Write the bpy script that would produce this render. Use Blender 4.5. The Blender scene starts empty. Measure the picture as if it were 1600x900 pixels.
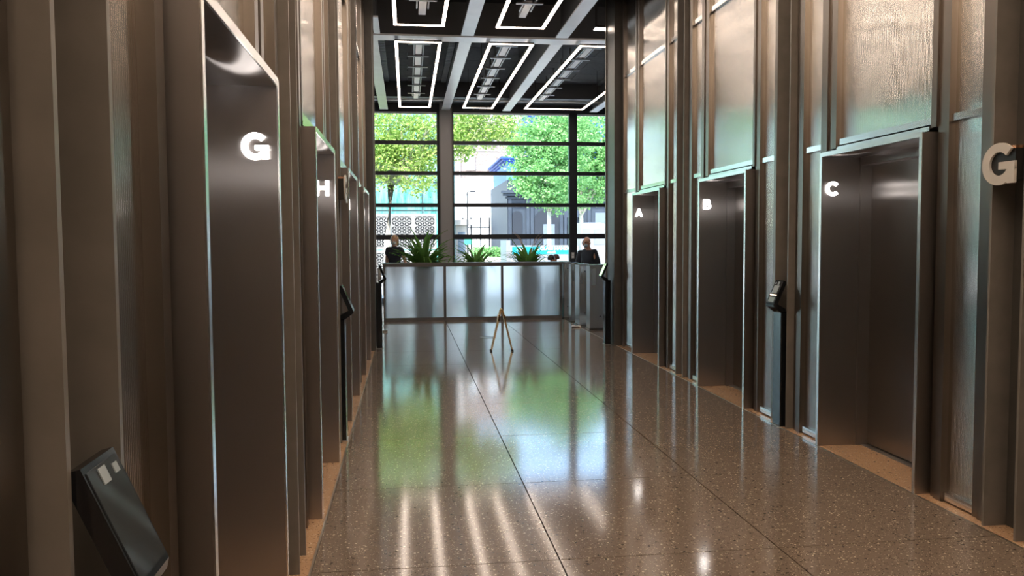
import bpy, bmesh, math, random
from mathutils import Vector, Matrix

random.seed(7)
S = bpy.context.scene
COL = S.collection

# ------------------------------------------------------------------ camera
yaw, pitch, roll = 0.12549, 0.057108, -0.00566
fwd = Vector((math.sin(yaw) * math.cos(pitch), math.cos(yaw) * math.cos(pitch), -math.sin(pitch)))
rgt = Vector((math.cos(yaw), -math.sin(yaw), 0))
upv = rgt.cross(fwd)
r2 = math.cos(roll) * rgt + math.sin(roll) * upv
u2 = -math.sin(roll) * rgt + math.cos(roll) * upv
cam = bpy.data.cameras.new('camera')
cam.sensor_width = 36
cam.lens = 1290 / 1600 * 36
cam.clip_start = 0.05
cam.clip_end = 500
cam_o = bpy.data.objects.new('camera', cam)
M = Matrix((r2, u2, -fwd)).transposed().to_4x4()
M.translation = (0, 0, 1.6)
cam_o.matrix_world = M
COL.objects.link(cam_o)
S.camera = cam_o

# ------------------------------------------------------------------ sky, sun, exposure
W = bpy.data.worlds.new('sky')
S.world = W
W.use_nodes = True
nt = W.node_tree
bg = nt.nodes['Background']
sky = nt.nodes.new('ShaderNodeTexSky')
sky.sky_type = 'NISHITA'
sky.sun_disc = False
sky.sun_elevation = math.radians(48)
sky.sun_rotation = math.radians(200)
nt.links.new(sky.outputs[0], bg.inputs[0])
bg.inputs[1].default_value = 0.62
sun = bpy.data.lights.new('sun', 'SUN')
sun.energy = 7.5
sun.color = (1, 0.95, 0.86)
sun.angle = math.radians(0.6)
sun_o = bpy.data.objects.new('sun', sun)
sun_o.rotation_euler = Vector((0.45, 0.7, -1.05)).to_track_quat('-Z', 'Y').to_euler()
COL.objects.link(sun_o)
vs = S.view_settings
vs.view_transform = 'Standard'
vs.look = 'None'
vs.gamma = 1
vs.use_curve_mapping = False
vs.exposure = 0.9

# ------------------------------------------------------------------ materials
MAT = {}


def pm(name, col, metal=0.0, rough=0.5, aniso=0.0, spec=0.5, emit=None, es=0, bump=None):
    m = bpy.data.materials.new(name)
    m.use_nodes = True
    n = m.node_tree.nodes
    b = n['Principled BSDF']
    b.inputs['Base Color'].default_value = (*col, 1)
    b.inputs['Metallic'].default_value = metal
    b.inputs['Roughness'].default_value = rough
    b.inputs['Specular IOR Level'].default_value = spec
    if aniso:
        b.inputs['Anisotropic'].default_value = aniso
        t = n.new('ShaderNodeTangent')
        t.direction_type = 'RADIAL'
        t.axis = 'Z'
        m.node_tree.links.new(t.outputs[0], b.inputs['Tangent'])
    if emit:
        b.inputs['Emission Color'].default_value = (*emit, 1)
        b.inputs['Emission Strength'].default_value = es
    MAT[name] = m
    return m


def nd(m, t, **k):
    x = m.node_tree.nodes.new(t)
    for a, v in k.items():
        setattr(x, a, v)
    return x


def lk(m, a, b):
    m.node_tree.links.new(a, b)


def noisy(name, c1, c2, scale=(1, 1, 1), nscale=5.0, bump=0.0, detail=4, **k):
    """principled with a two-colour noise in world space"""
    m = pm(name, c1, **k)
    b = m.node_tree.nodes['Principled BSDF']
    g = nd(m, 'ShaderNodeNewGeometry')
    mp = nd(m, 'ShaderNodeMapping')
    mp.inputs['Scale'].default_value = scale
    lk(m, g.outputs['Position'], mp.inputs[0])
    no = nd(m, 'ShaderNodeTexNoise')
    no.inputs['Scale'].default_value = nscale
    no.inputs['Detail'].default_value = detail
    lk(m, mp.outputs[0], no.inputs['Vector'])
    cr = nd(m, 'ShaderNodeValToRGB')
    cr.color_ramp.elements[0].position = 0.35
    cr.color_ramp.elements[1].position = 0.65
    cr.color_ramp.elements[0].color = (*c1, 1)
    cr.color_ramp.elements[1].color = (*c2, 1)
    lk(m, no.outputs[0], cr.inputs[0])
    lk(m, cr.outputs[0], b.inputs['Base Color'])
    if bump:
        bp = nd(m, 'ShaderNodeBump')
        bp.inputs['Strength'].default_value = bump
        bp.inputs['Distance'].default_value = 0.002
        lk(m, no.outputs[0], bp.inputs['Height'])
        lk(m, bp.outputs[0], b.inputs['Normal'])
    return m


def terrazzo(name, base, base2, light, dark, rough, dens=0.8, ior=1.8):
    m = pm(name, base, rough=rough)
    b = m.node_tree.nodes['Principled BSDF']
    b.inputs['IOR'].default_value = ior
    g = nd(m, 'ShaderNodeNewGeometry')
    no = nd(m, 'ShaderNodeTexNoise')
    no.inputs['Scale'].default_value = 60
    lk(m, g.outputs['Position'], no.inputs['Vector'])
    mx = nd(m, 'ShaderNodeMix', data_type='RGBA')
    mx.inputs[6].default_value = (*base, 1)
    mx.inputs[7].default_value = (*base2, 1)
    lk(m, no.outputs[0], mx.inputs[0])
    cur = mx.outputs[2]
    for sc, col, thr, rad in ((55, light, dens, 0.33), (38, dark, dens - 0.02, 0.3), (120, light, dens - 0.06, 0.34), (110, dark, dens - 0.1, 0.36)):
        v = nd(m, 'ShaderNodeTexVoronoi')
        v.inputs['Scale'].default_value = sc
        lk(m, g.outputs['Position'], v.inputs['Vector'])
        sp = nd(m, 'ShaderNodeSeparateColor')
        lk(m, v.outputs['Color'], sp.inputs[0])
        a = nd(m, 'ShaderNodeMath', operation='GREATER_THAN')
        lk(m, sp.outputs[0], a.inputs[0])
        a.inputs[1].default_value = thr
        d = nd(m, 'ShaderNodeMath', operation='LESS_THAN')
        lk(m, v.outputs['Distance'], d.inputs[0])
        d.inputs[1].default_value = rad
        mu = nd(m, 'ShaderNodeMath', operation='MULTIPLY')
        lk(m, a.outputs[0], mu.inputs[0])
        lk(m, d.outputs[0], mu.inputs[1])
        x = nd(m, 'ShaderNodeMix', data_type='RGBA')
        lk(m, mu.outputs[0], x.inputs[0])
        lk(m, cur, x.inputs[6])
        x.inputs[7].default_value = (*col, 1)
        cur = x.outputs[2]
    lk(m, cur, b.inputs['Base Color'])
    return m


def reeded(name, col, rough, aniso, axis, pitch=0.012, strength=0.5):
    """vertically reeded glass over a silvered back"""
    m = pm(name, col, metal=1.0, rough=rough, aniso=aniso)
    b = m.node_tree.nodes['Principled BSDF']
    g = nd(m, 'ShaderNodeNewGeometry')
    wv = nd(m, 'ShaderNodeTexWave', wave_type='BANDS', bands_direction=axis)
    wv.inputs['Scale'].default_value = 0.314159 / pitch
    lk(m, g.outputs['Position'], wv.inputs['Vector'])
    no = nd(m, 'ShaderNodeTexNoise')
    no.inputs['Scale'].default_value = 2.2
    no.inputs['Detail'].default_value = 2
    lk(m, g.outputs['Position'], no.inputs['Vector'])
    b1 = nd(m, 'ShaderNodeBump')
    b1.inputs['Strength'].default_value = 0.25
    b1.inputs['Distance'].default_value = 0.02
    lk(m, no.outputs[0], b1.inputs['Height'])
    b2 = nd(m, 'ShaderNodeBump')
    b2.inputs['Strength'].default_value = strength
    b2.inputs['Distance'].default_value = 0.0022
    lk(m, wv.outputs[0], b2.inputs['Height'])
    lk(m, b1.outputs[0], b2.inputs['Normal'])
    lk(m, b2.outputs[0], b.inputs['Normal'])
    return m


def frosted(name):
    """vertically reeded, translucent glass: what stands behind shows blurred"""
    m = reeded(name, (0.82, 0.91, 0.98), 0.34, 0.75, 'X', strength=0.6)
    b = m.node_tree.nodes['Principled BSDF']
    b.inputs['Metallic'].default_value = 0.0
    b.inputs['Transmission Weight'].default_value = 0.92
    b.inputs['IOR'].default_value = 1.25
    return m


def leafmat(name, c1, c2, trans=0.5):
    m = bpy.data.materials.new(name)
    m.use_nodes = True
    n = m.node_tree.nodes
    n.remove(n['Principled BSDF'])
    out = n['Material Output']
    g = nd(m, 'ShaderNodeNewGeometry')
    cr = nd(m, 'ShaderNodeValToRGB')
    cr.color_ramp.elements[0].color = (*c1, 1)
    cr.color_ramp.elements[1].color = (*c2, 1)
    lk(m, g.outputs['Random Per Island'], cr.inputs[0])
    d = nd(m, 'ShaderNodeBsdfDiffuse')
    t = nd(m, 'ShaderNodeBsdfTranslucent')
    x = nd(m, 'ShaderNodeMixShader')
    x.inputs[0].default_value = trans
    lk(m, cr.outputs[0], d.inputs[0])
    lk(m, cr.outputs[0], t.inputs[0])
    lk(m, d.outputs[0], x.inputs[1])
    lk(m, t.outputs[0], x.inputs[2])
    lk(m, x.outputs[0], out.inputs[0])
    MAT[name] = m
    return m


def glassmat(name, tint):
    m = bpy.data.materials.new(name)
    m.use_nodes = True
    n = m.node_tree.nodes
    n.remove(n['Principled BSDF'])
    out = n['Material Output']
    f = nd(m, 'ShaderNodeFresnel')
    f.inputs[0].default_value = 1.22
    t = nd(m, 'ShaderNodeBsdfTransparent')
    t.inputs[0].default_value = (*tint, 1)
    gl = nd(m, 'ShaderNodeBsdfGlossy')
    gl.inputs['Roughness'].default_value = 0.02
    x = nd(m, 'ShaderNodeMixShader')
    lk(m, f.outputs[0], x.inputs[0])
    lk(m, t.outputs[0], x.inputs[1])
    lk(m, gl.outputs[0], x.inputs[2])
    lk(m, x.outputs[0], out.inputs[0])
    MAT[name] = m
    return m


pm('steel_reveal', (0.38, 0.362, 0.358), 1.0, 0.32, 0.93)
pm('steel_door', (0.35, 0.333, 0.325), 1.0, 0.32, 0.93)
pm('steel_edge', (0.78, 0.76, 0.73), 1.0, 0.22)
pm('steel_mullion', (0.235, 0.21, 0.188), 1.0, 0.30, 0.5)
pm('steel_polished', (0.74, 0.72, 0.69), 1.0, 0.16, 0.5)
pm('steel_gate', (0.50, 0.49, 0.48), 1.0, 0.33, 0.6)
noisy('column_paint', (0.062, 0.060, 0.056), (0.074, 0.071, 0.066), nscale=9, bump=0.15, rough=0.38, spec=0.5)
noisy('column_edge', (0.15, 0.14, 0.125), (0.18, 0.165, 0.15), nscale=9, rough=0.35, spec=0.6)
pm('counter_frame', (0.16, 0.155, 0.155), 0.6, 0.4)
reeded('reeded_wall', (0.76, 0.73, 0.69), 0.13, 0.5, 'Y', strength=0.36)
frosted('reeded_counter')
pm('wall_backing', (0.05, 0.045, 0.04), 0, 0.7)
terrazzo('terrazzo_brown', (0.172, 0.134, 0.106), (0.21, 0.167, 0.135), (0.62, 0.53, 0.41), (0.062, 0.045, 0.034), 0.105, dens=0.9)
terrazzo('terrazzo_tan', (0.46, 0.29, 0.17), (0.53, 0.345, 0.21), (0.70, 0.55, 0.40), (0.20, 0.12, 0.07), 0.2, dens=0.86)
pm('joint_dark', (0.02, 0.017, 0.015), 0, 0.8)
pm('brass_trim', (0.66, 0.60, 0.52), 1.0, 0.3)
pm('ceiling_dark', (0.018, 0.018, 0.02), 0, 0.45)
noisy('ceiling_panel', (0.055, 0.052, 0.052), (0.075, 0.07, 0.07), nscale=14, rough=0.85)
noisy('beam_paint', (0.82, 0.84, 0.86), (0.88, 0.90, 0.92), nscale=3, rough=0.28, spec=1.0)
pm('beam_web', (0.11, 0.115, 0.125), 0, 0.5)
pm('deck_metal', (0.33, 0.34, 0.35), 0.7, 0.4)
pm('led', (1, 0.9, 0.8), 0, 0.4, emit=(1.0, 0.82, 0.68), es=8.5)
pm('led_warm', (1, 0.85, 0.7), 0, 0.4, emit=(1.0, 0.75, 0.54), es=21)
pm('led_housing', (0.03, 0.025, 0.022), 0, 0.5)
pm('letter_glow', (1, 1, 1), 0, 0.4, emit=(1.0, 0.93, 0.88), es=9)
pm('letter_white', (0.52, 0.51, 0.49), 0, 0.45)
pm('tray_white', (0.92, 0.93, 0.94), 0, 0.4)
pm('tray_grey', (0.22, 0.22, 0.23), 0.6, 0.4)
pm('window_frame', (0.022, 0.025, 0.032), 0.2, 0.4)
pm('window_column', (0.34, 0.33, 0.335), 0.0, 0.45)
glassmat('pane', (0.95, 0.98, 0.97))
pm('kiosk_black', (0.008, 0.009, 0.011), 0, 0.12, spec=0.6)
pm('kiosk_screen', (0.03, 0.035, 0.04), 0, 0.06, spec=0.8)
pm('kiosk_plate', (0.30, 0.36, 0.40), 0, 0.2)
pm('kiosk_light', (0.9, 0.8, 0.7), 0, 0.3, emit=(1, 0.75, 0.55), es=1.5)
pm('kiosk_green', (0.3, 0.5, 0.25), 0, 0.3, emit=(0.55, 0.8, 0.45), es=0.9)
pm('sign_box', (0.012, 0.012, 0.012), 0, 0.35)
pm('copper', (0.75, 0.42, 0.26), 1.0, 0.25)
pm('brass', (0.72, 0.46, 0.20), 1.0, 0.32)
pm('rubber', (0.02, 0.02, 0.02), 0, 0.7)
pm('lobby_wall', (0.30, 0.29, 0.28), 0, 0.6)
pm('back_plaster', (0.55, 0.53, 0.52), 0, 0.7)
leafmat('leaf_house', (0.04, 0.14, 0.025), (0.20, 0.36, 0.09), 0.35)
leafmat('leaf_yellow', (0.22, 0.38, 0.08), (0.54, 0.66, 0.22), 0.45)
leafmat('leaf_green', (0.13, 0.33, 0.11), (0.36, 0.60, 0.25), 0.4)
leafmat('leaf_red', (0.25, 0.06, 0.04), (0.4, 0.2, 0.1), 0.3)
noisy('bark', (0.46, 0.42, 0.37), (0.58, 0.53, 0.47), nscale=14, rough=0.9)
noisy('pavement', (0.56, 0.54, 0.52), (0.62, 0.60, 0.58), nscale=2, rough=0.9)
noisy('asphalt', (0.20, 0.20, 0.205), (0.25, 0.25, 0.255), nscale=6, rough=0.9)
noisy('white_render', (0.82, 0.79, 0.76), (0.9, 0.88, 0.85), scale=(0.3, 0.3, 1), nscale=1.2, rough=0.9)
noisy('stone_pale', (0.30, 0.28, 0.265), (0.36, 0.34, 0.32), nscale=2, rough=0.9)
pm('screen_white', (0.30, 0.285, 0.28), 0, 0.7)
pm('screen_dark', (0.012, 0.012, 0.014), 0, 0.8)
noisy('blue_paint', (0.012, 0.06, 0.32), (0.02, 0.08, 0.37), nscale=2, rough=0.6)
noisy('blue_pale_lit', (0.08, 0.24, 0.60), (0.10, 0.27, 0.64), nscale=2, rough=0.6)  # paler copy of the blue paint, sun on the corner face put into the colour
noisy('pub_grey', (0.022, 0.032, 0.052), (0.030, 0.042, 0.065), nscale=2, rough=0.6)
pm('pub_dark', (0.012, 0.016, 0.028), 0, 0.5)
pm('pub_pale', (0.12, 0.15, 0.19), 0, 0.6)
pm('glass_dark', (0.12, 0.15, 0.19), 0, 0.08, spec=0.8)
pm('glass_sky', (0.20, 0.25, 0.30), 0, 0.1, spec=0.8)
noisy('teal_glass', (0.03, 0.15, 0.13), (0.14, 0.33, 0.29), scale=(3, 3, 0.5), nscale=2.2, rough=0.15, spec=0.7)
pm('teal_frame', (0.12, 0.19, 0.20), 0.3, 0.5)
pm('white_paint', (0.85, 0.85, 0.85), 0, 0.35)
pm('truck_white', (0.21, 0.21, 0.22), 0, 0.35)
pm('truck_grey', (0.25, 0.27, 0.30), 0, 0.5)
pm('banner_teal', (0.0, 0.30, 0.36), 0, 0.5)
pm('print_white', (0.9, 0.92, 0.92), 0, 0.5)
pm('rail_black', (0.03, 0.03, 0.035), 0.2, 0.5)
pm('sign_green', (0.05, 0.5, 0.25), 0, 0.5)
pm('pot_grey', (0.62, 0.60, 0.58), 0, 0.6)
pm('skin', (0.62, 0.36, 0.26), 0, 0.5)
pm('hair_blond', (0.50, 0.31, 0.17), 0, 0.55)
pm('hair_dark', (0.02, 0.015, 0.014), 0, 0.5)
pm('hair_auburn', (0.12, 0.045, 0.035), 0, 0.5)
pm('cloth_navy', (0.016, 0.02, 0.032), 0, 0.85)
pm('cloth_tan', (0.55, 0.40, 0.29), 0, 0.85)
pm('cloth_grey', (0.10, 0.10, 0.11), 0, 0.85)
pm('mask_blue', (0.35, 0.50, 0.62), 0, 0.7)
pm('mask_pale', (0.6, 0.62, 0.62), 0, 0.7)
pm('eye_dark', (0.02, 0.015, 0.01), 0, 0.3)
# brick facade far away (bricks are smaller than a pixel)
mb_ = pm('brick_far', (0.4, 0.3, 0.26), rough=0.9)
g_ = nd(mb_, 'ShaderNodeNewGeometry')
mp_ = nd(mb_, 'ShaderNodeMapping')
mp_.inputs['Rotation'].default_value = (math.radians(90), 0, 0)
lk(mb_, g_.outputs['Position'], mp_.inputs[0])
bk_ = nd(mb_, 'ShaderNodeTexBrick')
bk_.inputs['Color1'].default_value = (0.15, 0.105, 0.098, 1)
bk_.inputs['Color2'].default_value = (0.20, 0.15, 0.14, 1)
bk_.inputs['Mortar'].default_value = (0.30, 0.27, 0.25, 1)
bk_.inputs['Scale'].default_value = 1.6
bk_.inputs['Mortar Size'].default_value = 0.02
lk(mb_, mp_.outputs[0], bk_.inputs['Vector'])
lk(mb_, bk_.outputs[0], mb_.node_tree.nodes['Principled BSDF'].inputs['Base Color'])


# ------------------------------------------------------------------ mesh helpers
class MB:
    def __init__(s):
        s.v, s.f = [], []

    def add(s, vs, fs):
        o = len(s.v)
        s.v += [tuple(p) for p in vs]
        s.f += [tuple(i + o for i in f) for f in fs]
        return s

    def box(s, x0, x1, y0, y1, z0, z1):
        x0, x1 = min(x0, x1), max(x0, x1)
        y0, y1 = min(y0, y1), max(y0, y1)
        z0, z1 = min(z0, z1), max(z0, z1)
        return s.add([(x0, y0, z0), (x1, y0, z0), (x1, y1, z0), (x0, y1, z0), (x0, y0, z1), (x1, y0, z1), (x1, y1, z1), (x0, y1, z1)],
                     [(0, 3, 2, 1), (4, 5, 6, 7), (0, 1, 5, 4), (1, 2, 6, 5), (2, 3, 7, 6), (3, 0, 4, 7)])

    def prism(s, poly, a, b):
        """poly: list of 3-D points; extruded by vector from offset a to b"""
        n = len(poly)
        P = [Vector(p) for p in poly]
        a, b = Vector(a), Vector(b)
        s.add([p + a for p in P] + [p + b for p in P],
              [tuple(range(n))[::-1], tuple(range(n, 2 * n))] + [(i, (i + 1) % n, n + (i + 1) % n, n + i) for i in range(n)])
        return s

    def tube(s, pts, rad, n=8, cap=True):
        rings = []
        P = [Vector(p) for p in pts]
        R = rad if isinstance(rad, (list, tuple)) else [rad] * len(P)
        for i, p in enumerate(P):
            t = (P[min(i + 1, len(P) - 1)] - P[max(i - 1, 0)]).normalized()
            a = t.cross(Vector((0, 0, 1)))
            if a.length < 0.05:
                a = t.cross(Vector((1, 0, 0)))
            a.normalize()
            b = t.cross(a)
            rings.append([p + R[i] * (math.cos(2 * math.pi * k / n) * a + math.sin(2 * math.pi * k / n) * b) for k in range(n)])
        vs = [q for r in rings for q in r]
        fs = []
        for i in range(len(P) - 1):
            for k in range(n):
                k2 = (k + 1) % n
                fs.append((i * n + k, i * n + k2, (i + 1) * n + k2, (i + 1) * n + k))
        if cap:
            fs.append(tuple(range(n))[::-1])
            fs.append(tuple(range((len(P) - 1) * n, len(P) * n)))
        return s.add(vs, fs)

    def lathe(s, c, prof, n=24):
        """profile (r, z) turned about the vertical through c"""
        vs, fs = [], []
        for r, z in prof:
            for k in range(n):
                a = 2 * math.pi * k / n
                vs.append((c[0] + r * math.cos(a), c[1] + r * math.sin(a), c[2] + z))
        m = len(prof)
        for i in range(m - 1):
            for k in range(n):
                k2 = (k + 1) % n
                fs.append((i * n + k, i * n + k2, (i + 1) * n + k2, (i + 1) * n + k))
        fs.append(tuple(range(n))[::-1])
        fs.append(tuple(range((m - 1) * n, m * n)))
        return s.add(vs, fs)

    def ball(s, c, r, n=12, m=8, squash=(1, 1, 1), z0=-1.0, z1=1.0):
        vs, fs = [], []
        for i in range(m + 1):
            ph = math.asin(z0) + (math.asin(z1) - math.asin(z0)) * i / m
            for k in range(n):
                a = 2 * math.pi * k / n
                vs.append((c[0] + r * squash[0] * math.cos(ph) * math.cos(a), c[1] + r * squash[1] * math.cos(ph) * math.sin(a), c[2] + r * squash[2] * math.sin(ph)))
        for i in range(m):
            for k in range(n):
                k2 = (k + 1) % n
                fs.append((i * n + k, i * n + k2, (i + 1) * n + k2, (i + 1) * n + k))
        return s.add(vs, fs)

    def build(s, name, mat, parent=None, smooth=False, bevel=0.0):
        me = bpy.data.meshes.new(name)
        if parent is None:
            xs = [p[0] for p in s.v]; ys = [p[1] for p in s.v]; zs = [p[2] for p in s.v]
            o0 = Vector(((min(xs) + max(xs)) / 2, (min(ys) + max(ys)) / 2, min(zs)))
        else:
            o0 = Vector(parent['_o']) if '_o' in parent else Vector((0, 0, 0))
        me.from_pydata([tuple(Vector(p) - o0) for p in s.v], [], s.f)
        me.materials.append(MAT[mat])
        bm = bmesh.new()
        bm.from_mesh(me)
        bmesh.ops.recalc_face_normals(bm, faces=bm.faces)
        bm.to_mesh(me)
        bm.free()
        if smooth:
            for p in me.polygons:
                p.use_smooth = True
        o = bpy.data.objects.new(name, me)
        COL.objects.link(o)
        if parent is None:
            o.location = o0
        else:
            o.parent = parent
        o['_o'] = tuple(o0)
        if bevel:
            b = o.modifiers.new('bevel', 'BEVEL')
            b.width = bevel
            b.segments = 2
            b.limit_method = 'ANGLE'
        return o


def thing(name, loc, label=None, cat=None, group=None, kind=None):
    o = bpy.data.objects.new(name, None)
    o.empty_display_size = 0.1
    COL.objects.link(o)
    o.location = loc
    o['_o'] = tuple(loc)
    return tag(o, label, cat, group, kind)


def tag(o, label=None, cat=None, group=None, kind=None):
    for k, v in (('label', label), ('category', cat), ('group', group), ('kind', kind)):
        if v:
            o[k] = v
    return o


def bx(x0, x1, y0, y1, z0, z1):
    return MB().box(x0, x1, y0, y1, z0, z1)


# ------------------------------------------------------------------ letters drawn as strokes
def arc(cx, cy, r, a0, a1, n=18, ry=None):
    ry = ry or r
    return [(cx + r * math.cos(math.radians(a0 + (a1 - a0) * i / n)), cy + ry * math.sin(math.radians(a0 + (a1 - a0) * i / n))) for i in range(n + 1)]


class Quad(list):
    k = 0


STROKES = [0]


def stroke(line, w):
    """thick polyline as a list of quads"""
    q = []
    P = [Vector(p) for p in line]
    L, R = [], []
    for i, p in enumerate(P):
        t = (P[min(i + 1, len(P) - 1)] - P[max(i - 1, 0)]).normalized()
        n = Vector((-t.y, t.x))
        L.append(p + n * w / 2)
        R.append(p - n * w / 2)
    for i in range(len(P) - 1):
        a = Quad([L[i], L[i + 1], R[i + 1], R[i]])
        a.k = STROKES[0] % 5
        q.append(a)
    STROKES[0] += 1
    return q


def glyph(ch):
    w = 0.22
    if ch == 'I':
        return stroke([(0.15, 0), (0.15, 1)], w), 0.3
    if ch == 'H':
        return stroke([(0.12, 0), (0.12, 1)], w) + stroke([(0.78, 0), (0.78, 1)], w) + stroke([(0.12, 0.5), (0.78, 0.5)], w), 0.9
    if ch == 'J':
        return stroke([(0.5, 1), (0.5, 0.32)] + arc(0.27, 0.32, 0.23, 0, -170, 14, 0.22), w), 0.65
    if ch == 'A':
        return stroke([(0.13, 0), (0.5, 1)], w) + stroke([(0.5, 1), (0.87, 0)], w) + stroke([(0.22, 0.27), (0.78, 0.27)], 0.19) + stroke([(0.42, 0.93), (0.58, 0.93)], 0.14), 1.0
    if ch == 'B':
        q = stroke([(0.13, 0), (0.13, 1)], w)
        for y0, y1, x in ((0.1, 0.5, 0.48), (0.53, 0.9, 0.43)):
            q += stroke([(0.1, y0), (x, y0)] + arc(x, (y0 + y1) / 2, 0.2, -90, 90, 12, (y1 - y0) / 2) + [(x, y1), (0.1, y1)], 0.2)
        return q, 0.82
    if ch == 'C':
        return stroke(arc(0.5, 0.5, 0.39, 42, 318, 30), w), 1.0
    if ch == 'G':
        return stroke(arc(0.5, 0.5, 0.39, 42, 345, 32), w) + stroke([(0.5, 0.45), (0.97, 0.45)], 0.18) + stroke([(0.86, 0.4), (0.86, 0.03)], 0.22), 1.0
    return [], 1


def letter(ch, name, org, U, V, Nv, h, depth, mat, parent, sx=1.0):
    """org = centre of the letter; U right, V up, Nv out of the surface"""
    q, w = glyph(ch)
    m = MB()
    U, V, Nv, org = Vector(U), Vector(V), Vector(Nv), Vector(org)
    for quad in q:
        m.prism([org + U * (p[0] - w / 2) * h * sx + V * (p[1] - 0.5) * h for p in quad], (0, 0, 0), Nv * (depth + 0.0005 * quad.k))
    return m.build(name, mat, parent)


# ================================================================== STRUCTURE
XR, XL = 3.13, -0.505
ZC = 5.6          # underside of the ceiling slab
Y0C, Y1C = -5.0, 12.75   # corridor
YW = 22.0         # window wall

# ---- floor: dark bed with slabs laid on it, pale border along both lift walls
floor = bx(-5.5, 9.5, -5.2, YW + 0.3, -0.2, -0.012).build('floor', 'joint_dark')
tag(floor, kind='structure')
xs_c = [-0.484, 0.738, 1.893, 3.13]
ys = [4.0 + 1.3333 * k for k in range(-7, 14)]
ys[-1] = YW
g = 0.004
for j in range(len(ys) - 1):
    for i in range(3):
        bx(xs_c[i] + g, xs_c[i + 1] - g, ys[j] + g, ys[j + 1] - g, -0.014, 0).build('floor_slab', 'terrazzo_brown', floor)
ys_l = [12.75, 14.667, 16.0, 17.333, 18.667, 20.0, YW]
for j in range(len(ys_l) - 1):
    for a, b in ((-5.4, -3.95), (-3.95, -2.8), (-2.8, -1.64), (-1.64, -0.488), (3.145, 4.2), (4.2, 5.36), (5.36, 6.5), (6.5, 7.67), (7.67, 9.4)):
        bx(a + g, b - g, ys_l[j] + g, ys_l[j + 1] - g, -0.014, 0).build('floor_slab', 'terrazzo_brown', floor)
bx(XR + 0.008, XR + 0.46, Y0C, Y1C, -0.014, 0).build('border_strip', 'terrazzo_tan', floor)
bx(-0.492, XL - 0.46, Y0C, Y1C, -0.014, 0).build('border_strip', 'terrazzo_tan', floor)
bx(XR - 0.003, XR + 0.009, Y0C, 16.5, -0.013, 0.0015).build('edge_strip', 'brass_trim', floor)
bx(-0.494, -0.482, Y0C, 16.5, -0.013, 0.0015).build('edge_strip', 'brass_trim', floor)

# ---- lift walls
PW = 1.265        # portal width
PH = 2.25         # portal height
RIGHT = [('A', 11.32), ('B', 8.66), ('C', 6.0)]
LEFT = [('J', 11.27), ('I', 8.69), ('H', 6.06), ('G', 3.45)]


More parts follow.
